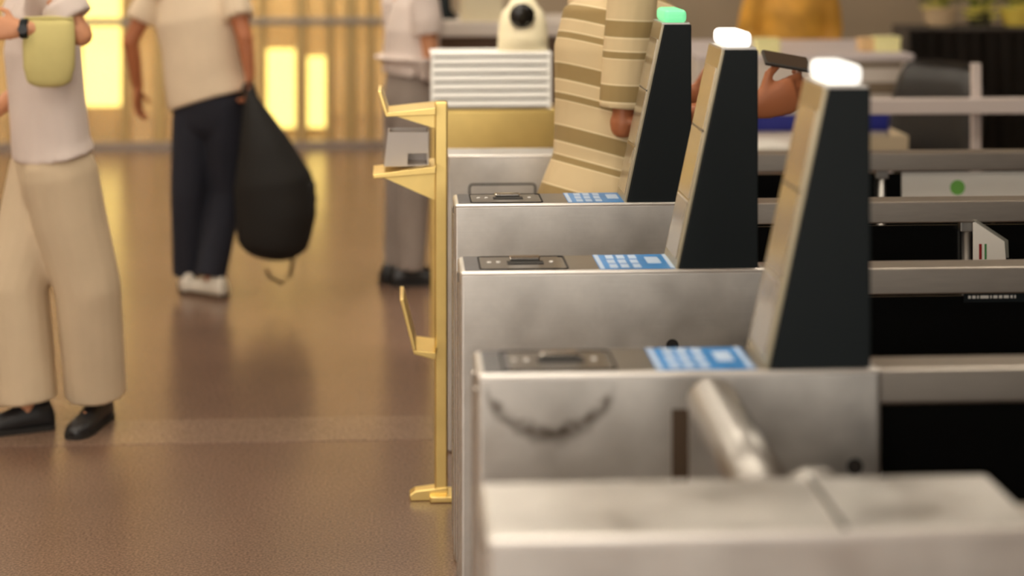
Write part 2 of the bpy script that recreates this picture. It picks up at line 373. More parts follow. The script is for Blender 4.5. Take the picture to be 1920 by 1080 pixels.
def gate(k):
    L = GX1[k]-GX0[k]; w = GW[k]
    body_m = {2: STEEL_CURVE, 6: BRASS}.get(k, STEEL)
    t = thing('ticket_gate', GLAB[k], 'ticket gate', (GX0[k], GY[k], 0), 0, 'row of ticket gates')
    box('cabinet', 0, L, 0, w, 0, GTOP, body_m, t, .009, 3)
    # thin upright trims along the entry end
    for y in (.035, w-.035):
        box('edge_strip', -.004, .004, y-.006, y+.006, .02, GTOP-.03, BRASS if k == 6 else CHROME, t, .0015)
    box('end_groove', -.0015, .002, w/2-.005, w/2+.005, .02, GTOP-.02, DARK, t)
    if k == 1:
        box('top_seam', .47, .478, .006, w-.006, GTOP, GTOP+.0015, CHROME, t)
        # tripod turnstile: hub on the far face, one arm raised across the passage
        h = link('turnstile_hub', lathe_bm([(.05, 0), (.05, .025), (.038, .05), (.015, .06)]), TUBE, t, (.49, w, .955), True, (-PI/2, 0, 0))
        a0 = at(1440, 935, 2.74) - t.location; a1 = at(1337, 758, 3.08) - t.location
        tube('turnstile_arm', [a0, a0.lerp(a1, .5), a1], .044, TUBE, t, 20, (False, True))
    if k != 6:
        bmT = bmesh.new(); loft(bmT, [(.006, .004, GTOP-.004), (L-.006, .004, GTOP-.004)], [.0055, .0055], 10, ref=(0, 1, 0)); bmesh.ops.recalc_face_normals(bmT, faces=bmT.faces[:])
        link('edge_trim', bmT, mat('trim_bright', (244, 240, 234), .4, .9), t, smooth=True)  # added bright strip standing in for the highlight along the bevel
    if k in (2, 3, 4):
        box('top_cover', .012, L-.012, .012, w-.01, GTOP-.001, GTOP+.0008, mat('top_cover_steel', (150, 145, 138), .4, 1, var=.06, scale=14), t)
        # darker plate at the entry end with the ticket slot
        box('top_plate', .012, .105, .012, w-.012, GTOP-.001, GTOP+.0019, STEEL_DARK, t)
        box('slot_plate', .06 if k == 2 else .05, .235, .022, w-.03, GTOP, GTOP+.003, mat('slot_plate_grey', (150, 146, 142), .3, 1), t, .001)
        bm = rounded_frame(.045, .25, .016, w-.022, .012, .004, 0, .0035)
        bmesh.ops.rotate(bm, verts=bm.verts[:], cent=(0, 0, 0), matrix=Matrix.Rotation(PI/2, 3, 'X'))
        for v in bm.verts: v.co.y = abs(v.co.y)
        for v in bm.verts: v.co.z = GTOP + abs(v.co.z)
        link('plate_outline', bm, DARK, t)
        box('slot_lip', .118, .19, w*.55, w*.66, GTOP+.003, GTOP+.014, CHROME, t, .004)
        box('ticket_slot', .112, .196, w*.36, w*.55, GTOP+.002, GTOP+.0045, DARK, t)
        for x in (.07, .092, .215):
            link('indicator_lamp', disc_bm(.005, .002), WHITE, t, (x, w*.5, GTOP+.003))
        # blue instruction sticker
        sx0 = .3195; sx1 = sx0+.178
        st = box('blue_sticker', sx0, sx1, .012, w-.012, GTOP, GTOP+.002, BLUE, t)
        def pr(a, b, c, d): box('print_block', sx0+a, sx0+b, .012+c*(w-.024), .012+d*(w-.024), GTOP+.002, GTOP+.0024, PALEBLUE, st)
        pr(.002, .012, 0, 1)
        for c0 in (.026, .052, .08):
            pr(c0, c0+.018, .06, .3); pr(c0, c0+.018, .38, .62); pr(c0+.002, c0+.02, .7, .96)
        pr(.118, .15, .35, .8); pr(.164, .174, 0, 1)
        # black post with sloping screen
        xr = L-.018; xl, xt = xr-.187, xr-.080; H = .5
        pts = [(xl+.004, 0), (xr, 0), (xr, H), (xt+.004, H)]
        po = link('post', prism_bm([(x, GTOP+z) for x, z in pts], .006, w-.008, .003), BLACK, t)
        sl = math.atan2(xt-xl, H); ln = math.hypot(xt-xl, H)
        def slope(name, u0, u1, v0, v1, th, m, off=0, bev=0):
            bm = box_bm(-th-off, -off, v0, v1, u0, u1, bev)
            bmesh.ops.rotate(bm, verts=bm.verts[:], cent=(0, 0, 0), matrix=Matrix.Rotation(sl, 3, 'Y'))
            bmesh.ops.translate(bm, verts=bm.verts[:], vec=(xl+.004, 0, GTOP))
            return link(name, bm, m, po)
        slope('sloping_face', 0, ln, .006, w-.008, .008, mat('bronze_steel', (186, 178, 154), .36, 1), 0, .0015)
        slope('screen', .16, ln-.045, .022, w-.024, .002, SCREEN, .008)
        slope('lower_screen', .02, .15, .022, w-.024, .002, SCREEN, .008)
        slope('screen_seam', .151, .155, .02, w-.022, .0025, CHROME, .008)
        slope('screen_seam', ln-.195, ln-.19, .022, w-.024, .0025, STEEL_DARK, .008)
        # printed arrow outline
        bm = box_bm(-.0105, -.0102, .03, .032, .1, .145)
        bmesh.ops.rotate(bm, verts=bm.verts[:], cent=(0, .03, .145), matrix=Matrix.Rotation(.5, 3, 'X'))
        bmesh.ops.rotate(bm, verts=bm.verts[:], cent=(0, 0, 0), matrix=Matrix.Rotation(sl, 3, 'Y'))
        bmesh.ops.translate(bm, verts=bm.verts[:], vec=(xl+.004, 0, GTOP))
        link('screen_arrow', bm, SCREEN_LINE, po)
        box('cap_rim', xt-.004, xr-.004, .008, w-.01, GTOP+H, GTOP+H+.006, STEEL, po, .001)
        lc = box('light_cap', xt+.004, xr-.012, .012, w-.014, GTOP+H+.004, GTOP+H+.042, CAP_G if k == 4 else CAP_W, po, .013, 3)
        tag(lc, 'green light cap' if k == 4 else 'glowing white light cap')
    if k in (1, 2, 3, 4):
        for x in (.484, .672):
            link('sensor_hole', disc_bm(.0145, .002), DARK, t, (x, 0, .828), False, (PI/2, 0, 0))
    if k == 2:
        box('door_gap', .344, .374, -.0012, .003, .1, .935, mat('gap_brown', (70, 54, 38), .6), t)
        box('gap_lip', .374, .378, -.003, .003, .1, .935, STEEL, t, .001)
    if k == 5:
        link('hatch_outline', rounded_frame(.072, .30, .80, .905, .014, .006, -.0015, .002), DARK, t)
        link('hatch', box_bm(.08, .292, -.0012, .002, .808, .897, .0005), STEEL, t)
    return t
G = {k: gate(k) for k in range(1, 7)}

# guard rails that continue each gate to the right
RLAB = {1: 'nearest steel guard rail at the lower right corner', 2: 'steel guard rail joined to the gate with the grimy front',
        3: 'steel guard rail joined to the middle gate, tiny lettered strip beneath', 4: 'steel guard rail with a slanted white sign beneath, joined to the green-light gate',
        5: 'steel guard rail with a long white sign hanging beneath it', 6: 'white-painted guard rail in front of the black office chair'}
WHITE_RAIL = mat('white_rail', (206, 194, 188), .45)
for k in range(1, 7):
    r = thing('guard_rail', RLAB[k], 'railing', (GX1[k], GY[k], 0), 0, 'guard rails beside the gates')
    m = WHITE_RAIL if k == 6 else RAIL_STEEL
    z1 = GTOP-.008 if k != 6 else 1.025
    box('beam', .001 if k != 6 else .3, 2.5, .03, .125, z1-.062, z1, m, r, .004, 2)
    if k != 6:
        for i in range(2):
            box('dark_panel', .012+i*1.2, 1.2+i*1.2, .072, .082, .06, z1-.062-.013, BLACKGLASS, r, .001)
        for x in ((.81, 2.05) if k == 5 else (.785, 2.0) if k == 4 else (1.3, )):
            b = tube('baluster', [(x, .055, 0), (x, .055, z1-.075)], .014, TUBE, r, 14)
            box('baluster_clamp', x-.022, x+.022, .04, .07, z1-.09, z1-.06, TUBE, b, .003)
        box('foot_bar', .002, 2.5, .05, .1, .0, .06, RAIL_STEEL, r, .004)
    else:
        xb = at(1850, 200, 7.75).x-GX1[6]
        box('upright', xb-.02, xb+.02, .126, .165, 0, 1.17, WHITE_RAIL, r, .006)
        box('upright', 1.9, 1.94, .126, .165, 0, 1.17, WHITE_RAIL, r, .006)
        box('upright', .32, .36, .126, .165, 0, 1.04, WHITE_RAIL, r, .006)
# lettered strip under the middle rail
p = at(1822, 547, GY[3]+.11)
s = thing('sign_strip', 'thin black strip with tiny white lettering under the middle rail', 'sign', (p.x, GY[3]+.066, .915))
box('backing', -.01, .17, 0, .004, -.012, .012, BLACK, s)
x = 0
for wd in (.006, .008, .004, .02, .004, .01, .008, .012, .006, .004, .008):
    if x+wd < .115: box('letter', x, x+wd, -.0006, .0005, -.003, .004, WHITE, s)
    x += wd+.0035

# white signs under the rails
SIGNW = mat('sign_white', (243, 240, 232), .5)
g = thing('hanging_sign', 'long white sign with green dot hanging under the rail by the hatch gate', 'sign', (at(1700, 340, 6.25).x, GY[5]+.062, 0))
box('board', 0, .95, 0, .006, .778, .922, SIGNW, g, .001)
gd = link('green_dot', disc_bm(.026, .0015), mat('sign_green', (126, 196, 92), .5), g, (.195, 0, .868), False, (PI/2, 0, 0))
box('blue_mark', .1, .142, -.001, .002, .774, .79, mat('sign_blue', (50, 96, 168), .5), g)
box('red_mark', .165, .185, -.001, .002, .776, .784, mat('sign_red', (190, 90, 60), .5), g)
p = at(1838, 425, 5.16)
g = thing('flag_sign', 'small slanted white sign with red and green marks beside a rail post', 'sign', (p.x, GY[4]+.022, 0))
zt = p.z
link('board', prism_bm([(0, zt), (.01, zt+.004), (.09, zt-.052), (.094, zt-.1), (.094, .72), (0, .72)], 0, .006), SIGNW, g)
link('clear_edge', prism_bm([(.0, zt+.006), (.012, zt+.008), (.1, zt-.05), (.102, zt-.1), (.096, zt-.1), (.092, zt-.055)], -.002, .012), mat('clear_plastic', (150, 150, 140), .1, 0, alpha=.6), g)
box('red_mark', .016, .024, -.001, .002, zt-.105, zt-.06, mat('mark_red', (150, 30, 30), .5), g)
box('green_mark', .032, .038, -.001, .002, zt-.105, zt-.06, mat('mark_green', (70, 140, 80), .5), g)

# ------------------------------------------------------------------ slatted white box and camera on the brass gate
p = at(808, 200, 7.62)
g = thing('slatted_box', 'bright white slatted box standing on the brass gate', 'box', (p.x, 7.61, GTOP))
box('housing', 0, .5, .03, .2, 0, .235, mat('housing_grey', (160, 155, 147), .5), g, .004)
box('housing_lid', -.003, .503, -.006, .203, .222, .238, WHITE, g, .004)
for x in (0, .488): box('side_cheek', x, x+.012, -.004, .03, 0, .222, WHITE, g, .002)
for i in range(6): link('slat', prism_bm([(.012, .012+i*.0352), (.488, .012+i*.0352), (.488, .036+i*.0352), (.012, .036+i*.0352)], -.002, .022, .0025), WHITE, g)
p = at(984, 100, 7.6)
g = thing('security_camera', 'cream security camera with a round black lens on the slatted box', 'camera', (p.x, 7.70, GTOP+.2385))
CREAM = mat('cream_plastic', (226, 214, 180), .4)
bm = bmesh.new(); loft(bm, [(0, 0, 0), (0, 0, .06), (0, 0, .12), (0, 0, .165), (0, 0, .195)], [(.108, .07), (.106, .07), (.1, .07), (.086, .062), (.058, .042)], 24, round_ends=(False, True))
bmesh.ops.recalc_face_normals(bm, faces=bm.faces[:])
link('housing', bm, CREAM, g, smooth=True)
ln = link('lens', lathe_bm([(.054, 0), (.054, .012), (.046, .024), (.02, .03)]), mat('lens_black', (24, 22, 18), .15), g, (-.008, -.06, .15), True, (PI/2+.1, 0, 0))
for dx in (-.018, .02): link('lens_lamp', disc_bm(.008, .004), mat('lens_spot', (150, 145, 130), .3), ln, (dx, -.026, .022))

# ------------------------------------------------------------------ brass tray stand
p = at(827, 930, 5.68)
st = thing('tray_stand', 'tall brass stand with slanted trays beside the gate ends', 'stand', (p.x, p.y, 0))
def L5(px, py, D=5.68): return at(px, py, D)-Vector((p.x, p.y, 0))
zt = L5(827, 190).z
box('post', -.020, .020, -.022, .022, 0, zt, BRASS, st, .005)
def tray(ptop_l, ptop_r, pbot_r, lip=None, name='tray'):
    a, b, c = L5(*ptop_l), L5(*ptop_r), L5(*pbot_r)
    tr = link(name, prism_bm([(a.x, a.z-.012), (a.x-.004, a.z), (-.018, b.z+.004), (-.018, b.z-.018)], -.1, .1, .002), BRASS, st)
    if c.z < b.z-.03:
        link('gusset', prism_bm([(a.x+.006, a.z-.012), (-.019, b.z-.016), (-.019, c.z)], -.006, .006), BRASS, tr)
    if lip:
        l = L5(*lip)
        link('lip', prism_bm([(a.x-.004, a.z), (a.x+.008, a.z), (l.x+.01, l.z), (l.x-.002, l.z)], -.1, .1, .002), BRASS, tr)
    return tr
tray((724, 205), (818, 198), (818, 240), (710, 165))
tray((702, 318), (818, 306), (818, 375))
tray((776, 642), (818, 650), (818, 655), (751, 548))
f = L5(770, 930)
link('foot', prism_bm([(f.x, .0), (f.x-.004, .018), (f.x+.012, .03), (.02, .042), (.02, 0)], -.025, .025, .003), BRASS, st)
box('base_plate', -.035, .05, -.05, .05, 0, .02, BRASS, st, .004)
q = at(758, 306, 5.68)
g = thing('grey_box', 'pale grey open box standing on the lower brass tray', 'box', (q.x, q.y, L5(760, 312).z+.008))
GB = mat('pale_grey_card', (200, 194, 190), .7)
link('box_side', prism_bm([(-.062, 0), (.01, 0), (.01, .105), (-.05, .105)], -.06, -.055), GB, g)
link('box_side', prism_bm([(-.062, 0), (.075, 0), (.07, .105), (-.05, .105)], .055, .06), GB, g)
link('box_side', prism_bm([(-.062, 0), (-.057, 0), (-.045, .105), (-.05, .105)], -.055, .055), GB, g)
link('box_side', prism_bm([(.07, 0), (.075, 0), (.075, .105), (.07, .105)], -.055, .055), GB, g)
link('box_flap', prism_bm([(.01, .04), (.075, .04), (.07, .105), (.01, .105)], -.06, -.055), GB, g)
box('box_base', -.06, .074, -.055, .055, 0, .004, GB, g)

# ------------------------------------------------------------------ counters, desk and chair behind the gates
MAUVE = mat('mauve_laminate', (214, 204, 204), .4)
LAMI = mat('white_laminate', (216, 206, 196), .45)
BROWNP = mat('brown_panel', (120, 98, 80), .6, var=.06, scale=6)
# counter behind the camera device
a = at(809, 42, 9.5); b = at(1160, 42, 9.5)
g = thing('service_counter', 'white-edged service counter with brown front behind the security camera', 'counter', (a.x, a.y, 0))
L_ = b.x-a.x
zt = a.z
box('top', 0, L_, 0, .75, zt-.075, zt, LAMI, g, .006)
box('front_panel', .03, L_-.03, .12, .14, 0, zt-.075, BROWNP, g)
box('side_panel', .03, .055, .14, .7, 0, zt-.075, BROWNP, g); box('side_panel', L_-.055, L_-.03, .14, .7, 0, zt-.075, BROWNP, g)
q = at(834, 25, 9.8)
g = thing('screen_stand', 'black monitor with flared stand on the counter behind the camera', 'monitor', (q.x, q.y+.05, zt))
link('stand', lathe_bm([(.075, 0), (.07, .012), (.035, .05), (.028, .2)], 20), BLACK, g, None, True)
box('screen_shell', -.27, .27, -.02, .02, .17, .5, BLACK, g, .008)
q = at(903, 22, 9.62)
g = thing('paper_box', 'cream cardboard box on the counter next to the monitor stand', 'box', (q.x, q.y+.05, zt))
box('carton', -.11, .11, -.1, .1, 0, .16, CREAM, g, .004); box('lid', -.114, .114, -.104, .104, .15, .19, CREAM, g, .004)
# long white counter on the right
a = at(1440, 103, 9.0); b = at(1719, 103, 9.0)
g = thing('white_counter', 'long white counter with slotted front and blue band at right', 'counter', (a.x-.35, a.y, 0))
L_ = b.x-a.x+.35; zt = a.z; WC_Z = zt; WC = g
box('top', 0, L_, 0, 1.1, zt-.03, zt, MAUVE, g, .004)
box('front_panel', 0, L_, .02, .04, 0, zt-.03, LAMI, g)
box('end_panel', L_-.03, L_, .04, 1.05, 0, zt-.03, LAMI, g); box('end_panel', 0, .03, .04, 1.05, 0, zt-.03, LAMI, g)
for py0, py1 in ((119, 128), (156, 178)):
    z0, z1 = at(1700, py1, 9.0).z, at(1700, py0, 9.0).z
    box('slot', L_-.6, L_-.06, .014, .024, z0, z1, mat('slot_shadow', (128, 112, 92), .6), g)
box('blue_band', .02, L_-.01, .012, .022, at(1700, 247, 9.0).z, at(1700, 213, 9.0).z, mat('band_blue', (44, 52, 150), .5), g)
def on_counter(name, label, px0, px1, py_b, py_t, D, m, z):
    q = at(px0, py_b, D); w_ = (px1-px0)/F_PX*D; h_ = (py_b-py_t)/F_PX*D
    g = thing(name, label, 'box', (q.x, q.y, z))
    box('carton', 0, w_, 0, .1, 0, h_, m, g, .008); box('lid', -.002, w_+.002, -.002, .102, h_*.8, h_+.003, m, g, .004)
LEMON = mat('lemon_card', (246, 240, 176), .5)
on_counter('file_box', 'pale lemon box at the right end of the white counter', 1642, 1690, 96, 69, 9.2, LEMON, WC_Z)
on_counter('file_box', 'peach box next to the lemon box on the white counter', 1614, 1640, 95, 71, 9.22, mat('peach_card', (226, 190, 140), .5), WC_Z)
on_counter('file_box', 'pale lemon box on the white counter left of the phone', 1418, 1464, 122, 96, 9.1, LEMON, WC_Z)
# low desk with papers
a = at(1380, 290, 8.15); b = at(1690, 290, 8.15)
g = thing('desk', 'low white desk in front of the blue-banded counter', 'desk', (a.x, a.y, 0))
L_ = b.x-a.x
box('desk_top', 0, L_, 0, .72, .715, .745, LAMI, g, .004)
for x in (.02, L_-.06):
    for y in (.03, .64): box('leg', x, x+.04, y, y+.04, 0, .715, MAUVE, g)
PAPER = mat('paper', (240, 236, 228), .6)
q = at(1440, 280, 8.3)
g = thing('paper_stack', 'fanned white papers on the low desk', 'paper', (q.x, q.y, .745))
for i in range(5): box('sheet', -.1, .11, -.1, .2, i*.004, i*.004+.003, PAPER, g, rot=(0, 0, .12*i-.2))
q = at(1662, 285, 8.2)
g = thing('desk_tray', 'beige document tray on the right end of the desk', 'tray', (q.x, q.y, .745))
TRAYM = mat('beige_tray', (206, 190, 160), .5)
box('tray_base', -.1, .1, 0, .3, 0, .006, TRAYM, g); box('tray_front', -.1, .1, 0, .006, .006, .075, TRAYM, g)
box('tray_side', -.1, -.094, .006, .3, .006, .075, TRAYM, g); box('tray_side', .094, .1, .006, .3, .006, .075, TRAYM, g)
# black draped table with flowers
a = at(1706, 52, 10.6)
DR = mat('black_cloth', (82, 75, 68), .75, var=.15, scale=14, stretch=(1, 1, .1))
g = thing('draped_table', 'long table under a pleated black cloth at right', 'table', (a.x, a.y, 0))
DZT = a.z
bm = bmesh.new(); n = 150; Lt = 2.4; R0 = []; R1 = []
for i in range(n+1):
    x = Lt*i/n; o = .022*math.sin(i*1.15)+.012*math.sin(i*.43+1)
    R0.append(bm.verts.new((x, .02+o*.35, DZT-.01))); R1.append(bm.verts.new((x, o*1.5, .005)))
for i in range(n): bm.faces.new((R0[i], R1[i], R1[i+1], R0[i+1]))
bmesh.ops.solidify(bm, geom=bm.faces[:], thickness=.006)
link('pleated_skirt', bm, DR, g, smooth=True)
box('cloth_top', -.01, Lt+.01, .0, .36, DZT-.02, DZT, DR, g, .008)
box('cloth_side', -.01, .0, .01, .35, .005, DZT-.02, DR, g)
for x in (.05, Lt-.09):
    for y in (.08, .28): box('leg', x, x+.04, y, y+.04, 0, DZT-.02, BLACK, g)
LEAF = mat('leaf_green', (116, 124, 58), .5, var=.2)
PETAL = mat('petal_yellow', (255, 238, 124), .5, var=.1); PETAL_P = mat('petal_pale', (236, 214, 160), .5)
def bouquet(px, label, potm, petal, seed, nfl=16, sp=.16, pk=1.0):
    rnd = random.Random(seed)
    q = at(px, 50, 10.75)
    g = thing('flower_pot', label, 'plant', (q.x, q.y, DZT))
    link('pot', lathe_bm([(r_*pk, z_*pk) for r_, z_ in ((.05, 0), (.06, .015), (.07, .075), (.074, .08), (.06, .08), (.055, .07))], 20), potm, g, None, True)
    bs = bmesh.new()
    heads = []
    for i in range(nfl):
        a = rnd.uniform(0, 2*PI); r = rnd.uniform(.02, sp); z = rnd.uniform(.035, .3)
        z += .08*(pk-1)*1.6; h = Vector((r*math.cos(a), r*math.sin(a), z)); heads.append(h)
        loft(bs, [(0, 0, .06), h*.6+Vector((0, 0, .03)), h], [.004, .003, .003], 5, round_ends=(False, False))
    link('stems', bs, LEAF, g)
    for i in range(9):
        a = rnd.uniform(0, 2*PI); l = rnd.uniform(.06, .1); bm = bmesh.new()
        v = []
        for j in range(6):
            u = j/5; wd = .022*math.sin(PI*(u*.9+.05)); cx = .03+l*u; zz = .075+.1*math.sin(u*2.4)
            v.append((bm.verts.new((cx, -wd, zz)), bm.verts.new((cx, 0, zz-.01)), bm.verts.new((cx, wd, zz))))
        for p_, n_ in zip(v, v[1:]):
            bm.faces.new((p_[0], p_[1], n_[1], n_[0])); bm.faces.new((p_[1], p_[2], n_[2], n_[1]))
        bmesh.ops.rotate(bm, verts=bm.verts[:], cent=(0, 0, 0), matrix=Matrix.Rotation(a, 3, 'Z'))
        bmesh.ops.solidify(bm, geom=bm.faces[:], thickness=.002)
        link('leaf', bm, LEAF, g, smooth=True)
    for h in heads:
        bm = bmesh.new()
        for j in range(9):
            a = 2*PI*j/9; d = Vector((math.cos(a), math.sin(a), .25)).normalized()
            loft(bm, [h, h+d*.035, h+d*.066], [(.008, .003), (.026, .005), (.014, .003)], 6, ref=(-math.sin(a), math.cos(a), 0), round_ends=(False, False))
        loft(bm, [h-Vector((0, 0, .005)), h+Vector((0, 0, .015))], [.015, .01], 8)
        link('bloom', bm, petal, g, smooth=True)
bouquet(1762, 'flowers in a pale cream pot at the left end of the black table', mat('pot_cream', (226, 200, 160), .5), PETAL, 1, 22, .08, 1.4)
bouquet(1836, 'leafy plant with yellow flowers in the dark olive pot on the black table', mat('pot_olive', (74, 72, 50), .5), PETAL, 2, 22, .08)
bouquet(1906, 'plant in a yellow pot at the photo right edge on the black table', mat('pot_yellow', (252, 226, 104), .5), PETAL, 3, 50, .08, 1.35)
# black office chair
LEATHER = mat('black_leather', (34, 32, 30), .38, var=.15, scale=30, bump=.2)
q = at(1776, 285, 8.3)
ch = thing('office_chair', 'black leather office chair with tall rounded back behind the white rail', 'chair', (q.x-.2, q.y+.05, 0), math.radians(-60))
def pad(name, w, h, t, m, loc, rot, parent, crown=.03):
    bm = bmesh.new(); nx, nz = 10, 12; F_ = []
    for s_ in (-1, 1):
        gr = []
        for j in range(nz+1):
            row = []
            for i in range(nx+1):
                u = i/nx*2-1; v = j/nz*2-1
                k = (abs(u)**4+abs(v)**4)**.25; e = max(0, 1-k**4)
                sx = 1-.16*max(0, v)**3
                row.append(bm.verts.new((u*w/2*sx*(1-.1*abs(v)**6), s_*(t/2*e**.35) + crown*(u*u), v*h/2*(1-.1*abs(u)**5))))
            gr.append(row)
        F_.append(gr)
        for j in range(nz):
            for i in range(nx):
                q_ = (gr[j][i], gr[j][i+1], gr[j+1][i+1], gr[j+1][i])
                bm.faces.new(q_ if s_ < 0 else q_[::-1])
    bmesh.ops.remove_doubles(bm, verts=bm.verts[:], dist=.0005)
    bmesh.ops.recalc_face_normals(bm, faces=bm.faces[:])
    return link(name, bm, m, parent, loc, True, rot)
pad('backrest', .58, .68, .13, LEATHER, (0, .25, .80), (-.16, 0, 0), ch, -.04)
pad('seat', .52, .52, .12, LEATHER, (0, 0, .47), (PI/2, 0, 0), ch, -.01)
tube('gas_lift', [(0, 0, .08), (0, 0, .42)], .028, CHROME, ch)
tube('back_bracket', [(0, .1, .42), (0, .29, .44), (0, .31, .62)], .02, BLACK, ch)
for i in range(5):
    a = 2*PI*i/5
    lg = tube('base_leg', [(0, 0, .1), (.28*math.cos(a), .28*math.sin(a), .07)], .018, BLACK, ch, 10, (False, True))
    link('caster', lathe_bm([(.025, -.015), (.028, 0), (.025, .015)], 14), BLACK, lg, (.28*math.cos(a), .28*math.sin(a), .03), True, (PI/2, 0, a))
for s_ in (-1, 1):
    tube('armrest', [(s_*.27, -.08, .46), (s_*.29, -.1, .66), (s_*.29, .14, .67), (s_*.26, .22, .6)], .02, BLACK, ch)

# ------------------------------------------------------------------ people
def hand(bm, wrist, d, n, side, curl=.5, size=1.0):
    """palm and five fingers: d along the fingers, n out of the palm, side towards the thumb"""
    d, n = Vector(d).normalized(), Vector(n).normalized()
    s = n.cross(d); s = s if s.dot(Vector(side)) > 0 else -s
    w = Vector(wrist); z = size
    pc = w+d*.05*z
    loft(bm, [w-d*.01, w+d*.03*z, w+d*.075*z, w+d*.092*z], [(.026*z, .02*z), (.038*z, .017*z), (.042*z, .014*z), (.038*z, .011*z)], 14, ref=s)
    for i, (o, ln) in enumerate(((.033, .072), (.011, .082), (-.011, .076), (-.032, .06))):
        b = w+d*.088*z+s*o*z
        a1, a2, a3 = curl*.6, curl*1.5, curl*2.3
        p1 = b+(d*math.cos(a1)+n*math.sin(a1))*ln*.45*z
        p2 = p1+(d*math.cos(a2)+n*math.sin(a2))*ln*.32*z
        p3 = p2+(d*math.cos(a3)+n*math.sin(a3))*ln*.25*z
        loft(bm, [b-d*.015, p1, p2, p3], [.0095*z, .0088*z, .0082*z, .0072*z], 10, ref=s)
    b = w+d*.03*z+s*.03*z
    p1 = b+(s*.75+d*.6+n*.25).normalized()*.04*z; p2 = p1+(d*.85+s*.35+n*.35).normalized()*.032*z
    loft(bm, [b-s*.012, p1, p2], [.013*z, .0105*z, .0085*z], 10)
def shoe(parent, loc, rz, upper, solem, ln=.3):
    bm = bmesh.new(); secs = []
    prof = [(-.09, .03, .05), (-.075, .036, .085), (-.03, .038, .095), (.02, .038, .085), (.07, .043, .062), (.12, .046, .05), (.16, .042, .042), (.185, .028, .03), (.195, .012, .02)]
    k = ln/.285
    for x, w, h in prof:
        ring = []
        for q in range(13):
            a = PI*q/12; ring.append(bm.verts.new((w*math.cos(a)*(1.0 if q not in (0, 12) else .97), -x*k, .014+h*max(0, math.sin(a))**.7)))
        secs.append(ring)
    for a, b in zip(secs, secs[1:]):
        for q in range(12): bm.faces.new((a[q], a[q+1], b[q+1], b[q]))
        bm.faces.new((a[12], a[0], b[0], b[12]))
    bm.faces.new(secs[0]); bm.faces.new(secs[-1][::-1])
    bmesh.ops.recalc_face_normals(bm, faces=bm.faces[:])
    o = link('shoe', bm, upper, parent, loc, True, (0, 0, rz))
    bm = bmesh.new(); a_ = []; b_ = []
    out = [(w*1.06, -x*k) for x, w, h in prof]+[(-w*1.06, -x*k) for x, w, h in prof[::-1]]
    for x, y in out: a_.append(bm.verts.new((x, y, 0))); b_.append(bm.verts.new((x, y, .02)))
    bm.faces.new(a_); bm.faces.new(b_[::-1])
    for i in range(len(out)):
        j = (i+1) % len(out); bm.faces.new((a_[i], a_[j], b_[j], b_[i]))
    bmesh.ops.recalc_face_normals(bm, faces=bm.faces[:])
    link('sole', bm, solem, o)
    return o
